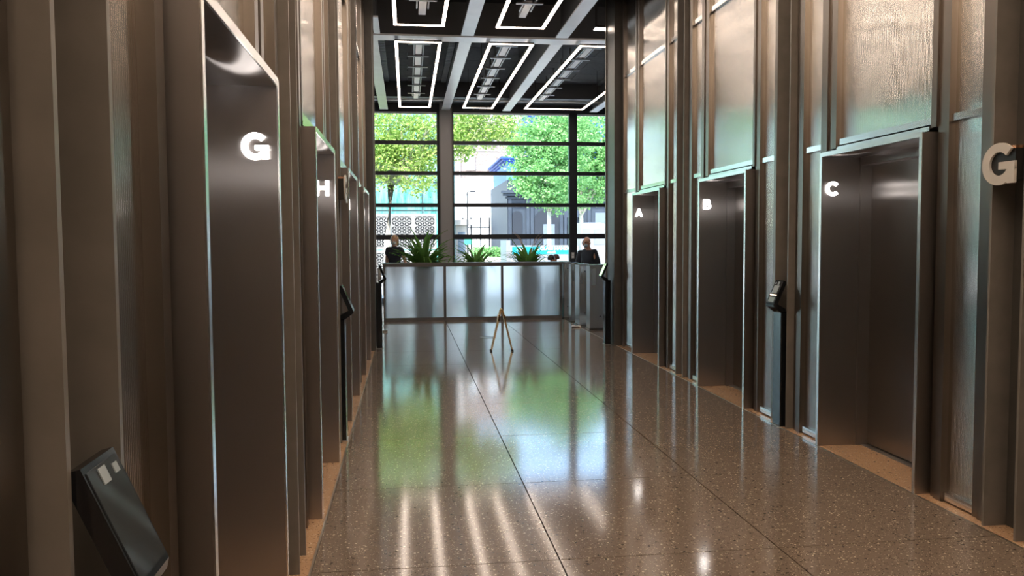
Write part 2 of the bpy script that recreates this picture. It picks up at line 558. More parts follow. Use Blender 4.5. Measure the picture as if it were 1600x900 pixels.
def lift_wall(side, portals):
    sx = 1 if side == 'right' else -1
    X0 = XR if side == 'right' else XL

    def D(d):
        return X0 + sx * d

    # backing
    m = MB()
    m.box(D(0.62), D(0.72), Y0C, Y1C, 0, ZC)
    spans = []
    y = Y0C
    for ch, yf in sorted(portals, key=lambda p: p[1]):
        spans.append((y, yf - PW, ch))
        y = yf
    spans.append((y, 12.3, None))
    for a, b, _ in spans:
        m.box(D(0.19), D(0.24), a - 0.0, b + 0.0, 0, ZC)
    for ch, yf in portals:
        m.box(D(0.19), D(0.24), yf - PW, yf, PH + 0.03, ZC)
    w = m.build('wall_' + side, 'wall_backing')
    tag(w, kind='structure')

    def mull(ya, yb, z0=0.0, z1=ZC):
        wd = yb - ya
        a, b = ya, ya + wd * 0.56
        c = ya + wd * 0.64
        mm = MB()
        # stepped section: deep bar, shadow groove, thinner bar
        poly = [(D(0.19), a), (D(0.07), a), (D(0.07), b), (D(0.105), b), (D(0.105), c), (D(0.085), c), (D(0.085), yb), (D(0.19), yb)]
        mm.prism([(p[0], p[1], 0) for p in poly], (0, 0, z0), (0, 0, z1))
        mm.build('mullion', 'steel_mullion', w)

    def transom(ya, yb, z0, z1, nm='transom'):
        bx(D(0.085), D(0.19), ya, yb, z0, z1).build(nm, 'steel_polished', w)

    def pane(ya, yb, z0, z1):
        bx(D(0.112), D(0.127), ya, yb, z0, z1).build('glass_panel', 'reeded_wall', w)

    def strip(ya, yb):
        transom(ya, yb, 0.012, 0.06, 'sill')
        pane(ya, yb, 0.06, 2.295)
        transom(ya, yb, 2.295, 2.338)
        pane(ya, yb, 2.338, 4.0)
        transom(ya, yb, 4.0, 4.05)
        pane(ya, yb, 4.05, ZC)

    def column(c):
        col = thing('steel_column', (D(0.1), c, 0))
        col.parent = w
        col.location = Vector((D(0.1), c, 0)) - Vector(w['_o'])
        f = 0.13
        bx(D(0.03), D(0.19), c - f, c - f + 0.016, 0, ZC).build('flange', 'column_edge', col)
        bx(D(0.03), D(0.19), c + f - 0.016, c + f, 0, ZC).build('flange', 'column_edge', col)
        bx(D(0.165), D(0.18), c - f + 0.016, c + f - 0.016, 0, ZC).build('web', 'column_paint', col)

    # gaps between the portals
    centres = []
    for a, b, ch in spans[1:-1]:
        c = (a + b) / 2
        centres.append(c)
        mull(a + 0.03, a + 0.15)
        strip(a + 0.15, c - 0.285)
        mull(c - 0.285, c - 0.145)
        column(c)
        mull(c + 0.145, c + 0.285)
        strip(c + 0.285, b - 0.15)
        mull(b - 0.15, b - 0.03)
    # far end bay
    a = spans[-1][0]
    e = 12.05
    mull(a + 0.03, a + 0.15)
    strip(a + 0.15, e)
    mull(e, e + 0.13)
    ec = thing('end_column', (D(0.1), 12.5, 0))
    ec.parent = w
    ec.location = Vector((D(0.1), 12.5, 0)) - Vector(w['_o'])
    bx(D(-0.03), D(0.5), 12.20, 12.225, 0, ZC).build('flange', 'column_paint', ec)
    bx(D(-0.015), D(0.5), 12.225, 12.72, 0, ZC).build('web', 'column_paint', ec)
    bx(D(-0.035), D(0.5), 12.72, 12.76, 0, ZC).build('flange', 'column_edge', ec)
    # near bay: same rhythm, one column, then plain glazing behind the viewer
    b = spans[0][1]
    c = b - (2.665 - PW) / 2
    centres.insert(0, c)
    mull(b - 0.15, b - 0.03)
    strip(c + 0.285, b - 0.15)
    mull(c + 0.145, c + 0.285)
    column(c)
    mull(c - 0.285, c - 0.145)
    y = c - 0.285
    while y > Y0C + 0.3:
        strip(max(y - 1.2, Y0C), y)
        mull(max(y - 1.33, Y0C), max(y - 1.2, Y0C + 0.1))
        y -= 1.33

    # panels above the portals
    for ch, yf in portals:
        yn = yf - PW
        mull(yf - 0.105, yf + 0.03, PH + 0.03)
        mull(yn - 0.03, yn + 0.105 - 0.06, PH + 0.03)
        ya, yb = yn + 0.045, yf - 0.105
        bx(D(0.075), D(0.19), ya, yb, PH + 0.012, PH + 0.04).build('fascia', 'steel_polished', w)
        transom(ya, yb, 2.302, 2.345)
        pane(ya, yb, 2.345, 4.0)
        transom(ya, yb, 4.0, 4.05)
        pane(ya, yb, 4.05, ZC)

    # the lift portals themselves
    where = {'A': 'nearest the turnstiles on the right wall', 'B': 'in the middle of the right wall', 'C': 'nearest on the right wall',
             'G': 'large and nearest on the left wall', 'H': 'second along the left wall', 'I': 'third along the left wall', 'J': 'farthest along the left wall'}
    for ch, yf in portals:
        yn = yf - PW
        t = thing('lift_portal', (D(0.2), (yf + yn) / 2, 0), 'brushed steel lift portal with glowing letter %s, %s' % (ch, where[ch]), 'lift', 'lift portals of the two walls')
        th = 0.03
        DJ = 0.31
        jf = bx(D(0.006), D(DJ), yf - th, yf, 0, PH).build('jamb', 'steel_reveal', t)
        jn = bx(D(0.006), D(DJ), yn, yn + th, 0, PH).build('jamb', 'steel_reveal', t)
        bx(D(0), D(0.006), yf - th, yf, 0, PH).build('edge', 'steel_edge', jf)
        bx(D(0), D(0.006), yn, yn + th, 0, PH).build('edge', 'steel_edge', jn)
        hd = bx(D(0.006), D(DJ), yn + th, yf - th, PH - 0.03, PH).build('header', 'steel_reveal', t)
        bx(D(0), D(0.006), yn + th, yf - th, PH - 0.028, PH + 0.004).build('edge', 'steel_edge', hd)
        # inner frame
        fr = MB()
        fr.box(D(DJ), D(0.42), yf - th - 0.018, yf, 0, PH)
        fr.box(D(DJ), D(0.42), yn, yn + th + 0.018, 0, PH)
        fr.box(D(DJ), D(0.42), yn + th + 0.018, yf - th - 0.018, PH - 0.09, PH)
        fr.build('door_frame', 'steel_reveal', t)
        ym = (yf + yn) / 2
        for ya, yb in ((yn + th + 0.01, ym - 0.003), (ym + 0.003, yf - th - 0.01)):
            bx(D(0.40), D(0.425), ya, yb, 0.012, PH - 0.05).build('door_leaf', 'steel_door', t)
        bx(D(0.43), D(0.46), yn, yf, 0, PH).build('shaft_panel', 'wall_backing', t)
        bx(D(0.345), D(0.46), yn + th, yf - th, 0.0, 0.004).build('door_sill', 'steel_gate', t)
        # glowing letters on both jambs
        dc = 0.092
        letter(ch, 'letter', (D(dc), yf - th, 1.982), (1, 0, 0), (0, 0, 1), (0, -1, 0), 0.108, 0.006, 'letter_glow', t)
        letter(ch, 'letter', (D(dc), yn + th, 1.982), (-1, 0, 0), (0, 0, 1), (0, 1, 0), 0.108, 0.006, 'letter_glow', t)
    return w, centres, D


wall_r, cen_r, DR = lift_wall('right', RIGHT)
wall_l, cen_l, DL = lift_wall('left', LEFT)

# ends of the lift cores towards the lobby, lobby side walls, wall behind the viewer
for nm, m in (('wall_core_right', bx(XR + 0.5, 9.5, 12.6, 12.75, 0, ZC)), ('wall_core_left', bx(-5.5, XL - 0.5, 12.6, 12.75, 0, ZC)),
              ('wall_lobby_right', bx(9.4, 9.55, 12.75, YW, 0, ZC)), ('wall_lobby_left', bx(-5.55, -5.4, 12.75, YW, 0, ZC)),
              ('wall_back', bx(-1.3, 3.9, -5.2, -5.0, 0, ZC))):
    tag(m.build(nm, 'back_plaster' if nm == 'wall_back' else 'lobby_wall'), kind='structure')

# ---- ceiling: dark slab, steel beams, acoustic boards in the lobby bays
ceil = bx(-5.6, 9.6, -5.2, YW + 0.2, ZC, ZC + 0.25).build('ceiling', 'ceiling_dark')
tag(ceil, kind='structure')
ZB = 5.0
BX = [-3.6, -2.07, -0.56, 1.03, 2.62, 4.95, 6.6, 8.2]


def ibeam(xc, y0, y1, wd):
    t = thing('steel_beam', (xc, y0, ZB))
    t.parent = ceil
    t.location = Vector((xc, y0, ZB)) - Vector(ceil['_o'])
    bx(xc - wd / 2, xc + wd / 2, y0, y1, ZB, ZB + 0.025).build('flange', 'beam_paint', t)
    bx(xc - 0.012, xc + 0.012, y0, y1, ZB + 0.025, ZC).build('web', 'beam_web', t)


for i, x in enumerate(BX):
    ibeam(x, 14.35, YW - 0.25, 0.21)
    if XL + 0.3 < x < XR:
        ibeam(x, Y0C, 13.9, 0.21)
ibeam(-0.45, 12.9, 13.9, 0.1)
cb = thing('cross_beam', (2, 14.1, ZB))
cb.parent = ceil
cb.location = Vector((2, 14.1, ZB)) - Vector(ceil['_o'])
bx(-5.4, 9.4, 13.95, 14.3, ZB - 0.01, ZB + 0.02).build('flange', 'beam_paint', cb)
bx(-5.4, 9.4, 14.09, 14.16, ZB + 0.02, ZC).build('web', 'beam_web', cb)
for i in range(len(BX) - 1):
    x0, x1 = BX[i] + 0.17, BX[i + 1] - 0.17
    if not (-1 < (x0 + x1) / 2 < 5):
        continue
    n = 10
    for k in range(n):
        ya = 14.5 + k * 0.62
        off = 0.35 if k % 2 else 0.62
        xm = x0 + (x1 - x0) * off
        for a, b in ((x0, xm), (xm, x1)):
            bx(a + 0.006, b - 0.006, ya + 0.006, ya + 0.614, ZC - 0.07, ZC - 0.03).build('acoustic_board', 'ceiling_panel', ceil)
    # ribbed metal deck beside the beams
    dk = MB()
    for k in range(44):
        dk.box(x0 - 0.13, x0 - 0.01, 14.5 + k * 0.142, 14.5 + k * 0.142 + 0.08, ZC - 0.09, ZC - 0.05)
        dk.box(x1 + 0.01, x1 + 0.13, 14.5 + k * 0.142, 14.5 + k * 0.142 + 0.08, ZC - 0.09, ZC - 0.05)
    tag(dk.build('ribbed_deck', 'deck_metal', ceil), kind='stuff')
# dropped bulkhead and service pipes above the glazing
bx(-5.4, 9.4, 20.95, YW, ZB + 0.2, ZC).build('bulkhead', 'beam_web', ceil)
pp = MB()
pp.tube([(-5.3, 20.9, ZB + 0.12), (9.3, 20.9, ZB + 0.12)], 0.025)
pp.build('service_pipe', 'beam_paint', ceil, smooth=True)

# ---- window wall
zt = [4.19, 3.39, 2.55, 1.71]
mx = [(-5.4, -5.25), (-2.62, -2.42), (0.80, 1.24), (4.34, 4.55), (7.78, 7.98), (9.25, 9.4)]
win = bx(-5.4, 9.4, YW, YW + 0.12, 4.98, ZC).build('window_1', 'window_frame')
tag(win, kind='structure')
for a, b in mx:
    bx(a, b, YW - 0.06, YW + 0.1, 0, 4.98).build('window_mullion', 'window_frame', win)
bx(-5.4, 9.4, YW, YW + 0.1, 0, 0.1).build('bottom_rail', 'window_frame', win)
bx(-5.4, 9.4, YW - 0.02, YW + 0.05, 4.94, 4.985).build('head_rail', 'beam_paint', win)
zz = [0.1] + zt[::-1] + [4.94]
for k in range(len(mx) - 1):
    a, b = mx[k][1], mx[k + 1][0]
    for z in zt:
        hh = 0.05 if z > 2 else 0.065
        bx(a, b, YW - 0.03, YW + 0.07, z - hh, z + hh).build('window_transom', 'window_frame', win)
    for q in range(5):
        bx(a, b, YW + 0.03, YW + 0.042, zz[q] + (0.0 if q == 0 else 0.05), zz[q + 1] - (0.0 if q == 4 else 0.05)).build('window_pane', 'pane', win)
wc = thing('lobby_column', (1.03, 21.8, 0), kind='structure')
bx(0.885, 1.175, 21.78, 21.8, 0, ZC).build('flange', 'window_column', wc)
bx(1.02, 1.04, 21.8, 21.93, 0, ZC).build('web', 'window_column', wc)
bx(0.865, 0.885, 21.74, 21.86, 0, ZC).build('edge_plate', 'column_edge', wc)
bx(1.175, 1.195, 21.74, 21.86, 0, ZC).build('edge_plate', 'column_edge', wc)

# ================================================================== LIGHT FRAMES
ZF = 4.9


def light_frame(x0, x1, y0, y1, label, mat='led'):
    t = thing('ceiling_light', ((x0 + x1) / 2, (y0 + y1) / 2, ZF), label, 'light', 'rectangular light frames under the ceiling')
    w = 0.054
    for a in ((x0, x0 + w, y0, y1), (x1 - w, x1, y0, y1), (x0 + w, x1 - w, y0, y0 + w), (x0 + w, x1 - w, y1 - w, y1)):
        h = bx(*a, ZF + 0.012, ZF + 0.04).build('housing', 'led_housing', t)
        bx(a[0] + 0.003, a[1] - 0.003, a[2] + 0.003, a[3] - 0.003, ZF, ZF + 0.012).build('tube', mat, h)
    n = max(2, int((y1 - y0) / 2.4))
    for k in range(n):
        yy = y0 + (y1 - y0) * (k + 0.5) / n
        for x in (x0 + w / 2, x1 - w / 2):
            MB().tube([(x, yy, ZF + 0.04), (x, yy, ZC)], 0.006, 6).build('hanger', 'led_housing', t)


def tray(xc, y0, y1, label):
    t = thing('cable_tray', (xc, y0, 5.12), label, 'tray', 'service trays inside the light frames')
    for s in (-1, 1):
        bx(xc + s * 0.085 - 0.012, xc + s * 0.085 + 0.012, y0, y1, 5.1, 5.15).build('rail', 'tray_grey', t)
    n = int((y1 - y0) / 0.95)
    for k in range(n):
        yy = y0 + (y1 - y0) * (k + 0.5) / n
        bx(xc - 0.2, xc + 0.2, yy - 0.03, yy + 0.03, 5.08, 5.1).build('bracket', 'tray_grey', t)
        bx(xc - 0.015, xc + 0.015, yy - 0.015, yy + 0.015, 5.15, ZC).build('hanger', 'tray_grey', t)
        bx(xc - 0.055, xc + 0.055, yy + 0.08, yy + 0.82, 5.1, 5.16).build('cover', 'tray_white', t)
    return t


FR = [(-0.17, 0.61, 'left'), (1.40, 2.165, 'middle'), (2.95, 4.46, 'right')]
for x0, x1, nm in FR:
    light_frame(x0, x1, 14.0, 20.76, 'long glowing rectangular light frame over the lobby, %s of three before the window' % nm)
    tray((x0 + x1) / 2 + (0.03 if nm != 'right' else -0.35), 14.45, 20.3, 'grey cable tray with white covers inside the %s lobby light frame' % nm)
for x0, x1, nm in FR[:2]:
    light_frame(x0, x1, 7.6, 12.96, 'glowing rectangular light frame above the corridor, cut by the photo top, %s one' % ('left' if nm == 'left' else 'right'))
    tray((x0 + x1) / 2 + 0.05, 7.8, 12.75, 'cable tray over the corridor inside the %s light frame' % ('left' if nm == 'left' else 'right'))
for x0, x1, nm in FR[:2]:
    light_frame(x0, x1, 1.0, 6.6, 'glowing light frame high above the near corridor, %s one' % ('left' if nm == 'left' else 'right'), 'led_warm')
    light_frame(x0, x1, -4.6, 0.2, 'glowing light frame behind the viewer, %s one' % ('left' if nm == 'left' else 'right'), 'led_warm')
light_frame(2.95, 4.46, 12.8, 12.96, 'corner of a glowing light frame peeping past the right column at the ceiling')

# ================================================================== COUNTER, GATES
CT = 1.165
cn = thing('reception_counter', (1.32, 16.9, 0), 'long low reception counter with three silvery reeded panels and grey frame', 'counter')
cx = [-0.487, 0.738, 1.90, 3.134]
bx(cx[0] - 0.02, cx[3] + 0.02, 16.62, 17.05, CT - 0.035, CT).build('top', 'counter_frame', cn)
bx(cx[0], cx[3], 16.64, 16.70, CT - 0.075, CT - 0.035).build('top_rail', 'counter_frame', cn)
bx(cx[0], cx[3], 16.64, 16.70, 0.0, 0.065).build('bottom_rail', 'counter_frame', cn)
for i, x in enumerate(cx):
    bx(x - 0.024 if i else x, x + 0.024 if i < 3 else x, 16.635, 16.70, 0.065, CT - 0.075).build('post', 'counter_frame', cn)
for i in range(3):
    bx(cx[i] + 0.024, cx[i + 1] - 0.024, 16.665, 16.685, 0.065, CT - 0.075).build('glass_panel', 'reeded_counter', cn)
for x in (cx[0] + 0.02, cx[3] - 0.02):
    bx(x - 0.02, x + 0.02, 16.70, 17.05, 0, CT - 0.035).build('end_panel', 'counter_frame', cn)


def gate(x, y, ln, label, wd=0.235):
    t = thing('turnstile', (x, y, 0), label, 'turnstile', 'turnstile pedestals right of the counter')
    bx(x, x + wd, y, y + ln, 0.03, CT - 0.02).build('body', 'steel_gate', t, bevel=0.01)
    bx(x - 0.01, x + wd + 0.01, y - 0.01, y + ln + 0.01, CT - 0.02, CT + 0.005).build('lid', 'steel_polished', t)
    bx(x - 0.012, x + wd + 0.012, y - 0.012, y + ln + 0.012, 0, 0.03).build('plinth', 'steel_mullion', t)
    bx(x + 0.03, x + wd * 0.35, y - 0.006, y, 0.80, CT - 0.06).build('light_strip', 'steel_polished', t)
    for zz_ in (0.25, 1.03):
        MB().tube([(x + wd * 0.62, y - 0.004, zz_), (x + wd * 0.62, y + 0.002, zz_)], 0.012, 10).build('lock', 'rubber', t)
    bx(x + wd * 0.5 - 0.005, x + wd * 0.5 + 0.005, y + ln, y + ln + 0.35, 0.2, 1.0).build('glass_wing', 'pane', t)


gate(3.20, 14.33, 0.3, 'front steel turnstile pedestal beside the right end column', 0.30)
gate(3.15, 15.0, 0.4, 'second steel turnstile pedestal with a slot, just behind the front one', 0.17)
gate(3.165, 15.85, 0.25, 'slim steel turnstile pedestal behind the slotted one', 0.14)
gate(3.17, 16.62, 0.5, 'rearmost steel pedestal touching the right end of the counter', 0.125)
MB().tube([(2.98, 14.86, 0.02), (3.14, 14.86, 0.02)], 0.02, 10).build('foot_bar_a', 'steel_polished')
fb = bpy.data.objects['foot_bar_a']
fb.name = 'foot_bar'
tag(fb, 'short polished steel foot bar on the floor by the turnstiles', 'bar')
gl = thing('barrier_post', (-0.46, 14.82, 0), 'steel barrier post with flat foot left of the counter', 'post')
bx(-0.53, -0.47, 14.75, 14.95, 0.03, 1.13).build('body', 'steel_gate', gl)
bx(-0.56, -0.37, 14.72, 14.98, 0, 0.03).build('foot', 'steel_polished', gl)

# floor socket cover
MB().lathe((1.31, 13.6, 0.0), [(0.14, 0.0), (0.14, 0.003), (0.115, 0.0035), (0.112, 0.002), (0.02, 0.002)], 28).build('floor_box', 'steel_mullion')
tag(bpy.data.objects['floor_box'], 'small round floor box cover in the slab left of the brass stand', 'floor box')

# A-frame stand
af = thing('folding_stand', (1.34, 11.86, 0), 'thin brass folding A-frame stand on the floor before the counter', 'stand')
for s in (-1, 1):
    lg = MB()
    yb = 11.80
    top, bot = Vector((1.34 + s * 0.012, 0, 0.60)), Vector((1.34 + s * 0.155, 0, 0.0))
    t_ = Vector((0.009, 0, 0))
    lg.prism([top - t_ * 1.2 + Vector((0, yb, 0)), top + t_ * 1.2 + Vector((0, yb, 0)), bot + t_ * 0.7 + Vector((0, yb, 0)), bot - t_ * 0.7 + Vector((0, yb, 0))], (0, 0, 0), (0, 0.03, 0))
    lg.prism([top - t_ * 1.2 + Vector((0, yb + 0.1, 0)), top + t_ * 1.2 + Vector((0, yb + 0.1, 0)), bot + t_ * 0.7 + Vector((0, yb + 0.1, 0)), bot - t_ * 0.7 + Vector((0, yb + 0.1, 0))], (0, 0, 0), (0, 0.03, 0))
    q = Vector((1.34 + s * 0.05, 0, 0.44))
    lg.prism([q + Vector((-0.012 - s * 0.012, yb, 0.09)), q + Vector((0.012 - s * 0.012, yb, 0.09)), q + Vector((0.012, yb, 0)), q + Vector((-0.012, yb, 0))], (0, 0, 0), (0, 0.13, 0))
    lo = lg.build('leg', 'brass', af)
    bx(bot.x - 0.012, bot.x + 0.012, yb - 0.004, yb + 0.134, 0, 0.022).build('rubber_foot', 'rubber', lo)
MB().tube([(1.34, 11.79, 0.605), (1.34, 11.94, 0.605)], 0.018, 12).build('hinge', 'brass', af, smooth=True)


# ================================================================== KIOSKS AND LEVEL SIGNS
def kiosk(D, c, label, scr='kiosk_screen', lit=None, drop=0.008):
    t = thing('call_kiosk', (D(0.03), c, 0), label, 'kiosk', 'black call kiosks on the columns')
    w = 0.075
    # post
    bx(D(0.0), D(0.085), c - w, c + w, 0.006, 0.99).build('post', 'kiosk_black', t, bevel=0.006)
    bx(D(-0.008), D(0.09), c - w - 0.006, c + w + 0.006, 0, 0.006).build('base', 'steel_gate', t)
    # neck and head: a folded profile, screen tilted towards the user
    pro = [(0.0, 0.985), (-0.066, 1.035), (-0.07, 1.055), (0.02, 1.26), (0.04, 1.255), (0.04, 1.225), (-0.032, 1.06), (0.01, 1.035), (0.04, 1.02), (0.04, 0.985)]
    hd = MB().prism([(D(d), c - w, z - drop) for d, z in pro], (0, 0, 0), (0, 2 * w, 0)).build('head', 'kiosk_black', t)
    A, B = Vector((-0.07, 0, 1.055)), Vector((0.02, 0, 1.26))
    e = (B - A)
    nv = Vector((-e.z, 0, e.x)).normalized()

    def plate(u0, u1, v0, v1, mat, nm, th):
        P = []
        for u, v in ((u0, v0), (u1, v0), (u1, v1), (u0, v1)):
            p = A + e * v
            P.append((D(p.x), c + (u * 2 - 1) * w, p.z - drop))
        a = Vector((D(nv.x) - D(0), 0, nv.z))
        return MB().prism(P, a * 0.0, a * th).build(nm, mat, hd)

    plate(0.06, 0.94, 0.06, 0.95, scr, 'screen', 0.002)
    plate(0.32, 0.52, 0.80, 0.93, 'kiosk_plate', 'label_plate', 0.004)
    plate(0.70, 0.84, 0.82, 0.90, 'kiosk_plate', 'label_plate', 0.004)
    if lit:
        plate(0.1, 0.9, 0.36, 0.41, 'kiosk_light', 'light_bar', 0.004)
        plate(0.2, 0.85, 0.46, 0.78, 'kiosk_plate', 'display', 0.003)
        plate(0.15, 0.85, 0.10, 0.30, 'kiosk_plate', 'keypad', 0.003)
    return t


cen_r.sort()
cen_l.sort()
kiosk(DR, cen_r[1], 'black call kiosk with lit reader on the column between lifts B and C', lit=True)
kiosk(DL, cen_l[0] - 0.03, 'black kiosk head with dark glossy screen in the near left corner', drop=0.022)
kiosk(DL, cen_l[2], 'black kiosk jutting from the left wall just past lift H')
kiosk(lambda d: XR - 0.13 + d, 12.42, 'black kiosk with pale green screen before the right end column', scr='kiosk_green')
kiosk(lambda d: XL + 0.115 - d, 12.5, 'black kiosk seen edge-on before the left end of the counter')


def level_sign(side, c, label, zc=1.99):
    D = DR if side == 'right' else DL
    s = 1 if side == 'right' else -1
    t = thing('level_sign', (D(0.05), c, zc - 0.11), label, 'sign', 'letter signs on the columns')
    bx(D(-0.012), D(0.12), c - 0.105, c + 0.07, zc - 0.085, zc + 0.075).build('box', 'sign_box', t)
    bx(D(-0.012), D(0.12), c - 0.105, c + 0.07, zc + 0.075, zc + 0.09).build('top_plate', 'copper', t)
    U = (0, -1, 0) if side == 'right' else (0, 1, 0)
    letter('G', 'letter', (D(-0.014), c, zc), U, (0, 0, 1), (-s, 0, 0), 0.222, 0.012, 'letter_white', t, sx=1.13)


level_sign('right', cen_r[0], 'large white letter G sign at the right photo edge')
level_sign('left', cen_l[2], 'letter sign seen edge-on on the left wall above the kiosk', 2.02)
# small pegs on the near right column
pg = None
for z in (1.39, 1.22):
    p = MB().tube([(DR(0.165), cen_r[0] - 0.03, z), (DR(0.12), cen_r[0] - 0.03, z)], 0.006, 8)
    p.tube([(DR(0.125), cen_r[0] - 0.03, z), (DR(0.115), cen_r[0] - 0.03, z)], 0.011, 8)
    tag(p.build('wall_peg', 'column_edge'), '%s small peg on the near right column under the letter sign' % ('upper' if z > 1.3 else 'lower'), 'peg', 'pegs on the near column')
# switch plate on the window mullion
sw = thing('switch_plate', (4.44, YW - 0.07, 1.15), 'small pale switch plate on the dark window mullion', 'switch')
bx(4.39, 4.47, YW - 0.075, YW - 0.06, 1.12, 1.28).build('plate', 'letter_white', sw)
bx(4.405, 4.455, YW - 0.08, YW - 0.075, 1.13, 1.19).build('button', 'print_white', sw)
bx(4.405, 4.455, YW - 0.08, YW - 0.075, 1.21, 1.27).build('button', 'print_white', sw)


# ================================================================== PLANTS ON THE COUNTER
def blade(n=7, w=0.035, bend=0.5):
    vs, fs = [], []
    for i in range(n + 1):
        s = i / n
        ang = bend * s * s
        y = math.sin(ang) * s * 0.9
        z = s * math.cos(ang * 0.9)
        ww = w * math.sin(math.pi * min(1, 0.18 + s * 0.82)) ** 0.8
        vs += [(-ww, y - 0.012, z), (0, y + 0.006, z), (ww, y - 0.012, z)]
    for i in range(n):
        for k in range(2):
            a = i * 3 + k
            fs.append((a, a + 1, a + 4, a + 3))
    me = bpy.data.meshes.new('leaf')
    me.from_pydata(vs, [], fs)
    me.materials.append(MAT['leaf_house'])
    for p in me.polygons:
        p.use_smooth = True
    return me


BL = [blade(bend=b, w=w) for b, w in ((0.5, 0.05), (0.9, 0.04), (1.4, 0.035), (0.25, 0.06))]


def plant(x, y, z, h, n, spread, label, kinds=(0, 1, 2, 3), flower=False):
    t = thing('potted_plant', (x, y, 0), label, 'plant', 'plants behind the counter front')
    MB().lathe((x, y, 0), [(0.17, 0), (0.19, 0.04), (0.235, 1.0), (0.245, 1.02), (0.22, 1.02), (0.21, 0.97)], 24).build('pot', 'pot_grey', t, smooth=True)
    rnd = random.Random(int(x * 100) + 5)
    for i in range(n):
        o = bpy.data.objects.new('leaf', BL[rnd.choice(kinds)])
        COL.objects.link(o)
        o.parent = t
        a = rnd.uniform(0, 2 * math.pi)
        rr = rnd.uniform(0, 0.14)
        tilt = rnd.uniform(0.02, spread)
        o.location = (rr * math.cos(a), rr * math.sin(a), z + 0.18)
        o.rotation_euler = (-tilt, 0, a - math.pi / 2)
        s = h * rnd.uniform(0.6, 1.0) * (1 - 0.25 * tilt)
        o.scale = (rnd.uniform(0.5, 0.9), s, s)
    if flower:
        for i in range(7):
            a = rnd.uniform(0, 6.28)
            ln = h * rnd.uniform(0.95, 1.15)
            m = MB()
            pts = [(x + 0.05 * math.cos(a), y + 0.05 * math.sin(a), z + 0.25)]
            for k in range(1, 7):
                s = k / 6
                pts.append((x + (0.05 + 0.28 * s * s) * math.cos(a), y + (0.05 + 0.2 * s * s) * math.sin(a), z + 0.25 + ln * (s - 0.18 * s ** 4)))
            m.tube(pts, [0.006] * 4 + [0.004, 0.003, 0.002], 5)
            m.build('stem', 'hair_blond', t)
    return t


plant(0.33, 17.5, 0.80, 0.98, 110, 0.8, 'large bushy green plant on the left of the counter', (0, 1, 3), flower=False)
plant(1.42, 17.5, 0.80, 0.84, 56, 0.85, 'spiky palm-like plant with loose arching leaves in the middle of the counter', (0, 1, 2))
plant(2.56, 17.5, 0.80, 0.78, 56, 0.75, 'upright dark green plant with pale dry stems on the right of the counter', (0, 3, 0, 1), flower=True)


# ================================================================== PEOPLE
def skinmesh(name, pts, edges, rad, mat, parent, levels=2, root=0):
    me = bpy.data.meshes.new(name)
    o0 = Vector(parent['_o'])
    me.from_pydata([tuple(Vector(p) - o0) for p in pts], edges, [])
    me.materials.append(MAT[mat])
    o = bpy.data.objects.new(name, me)
    COL.objects.link(o)
    o.parent = parent
    md = o.modifiers.new('skin', 'SKIN')
    md.use_smooth_shade = True
    sv = me.skin_vertices[0].data
    for i, r in enumerate(rad):
        sv[i].radius = (r, r) if not isinstance(r, tuple) else r
        sv[i].use_root = (i == root)
    sb = o.modifiers.new('sub', 'SUBSURF')
    sb.levels = levels
    sb.render_levels = levels
    return o


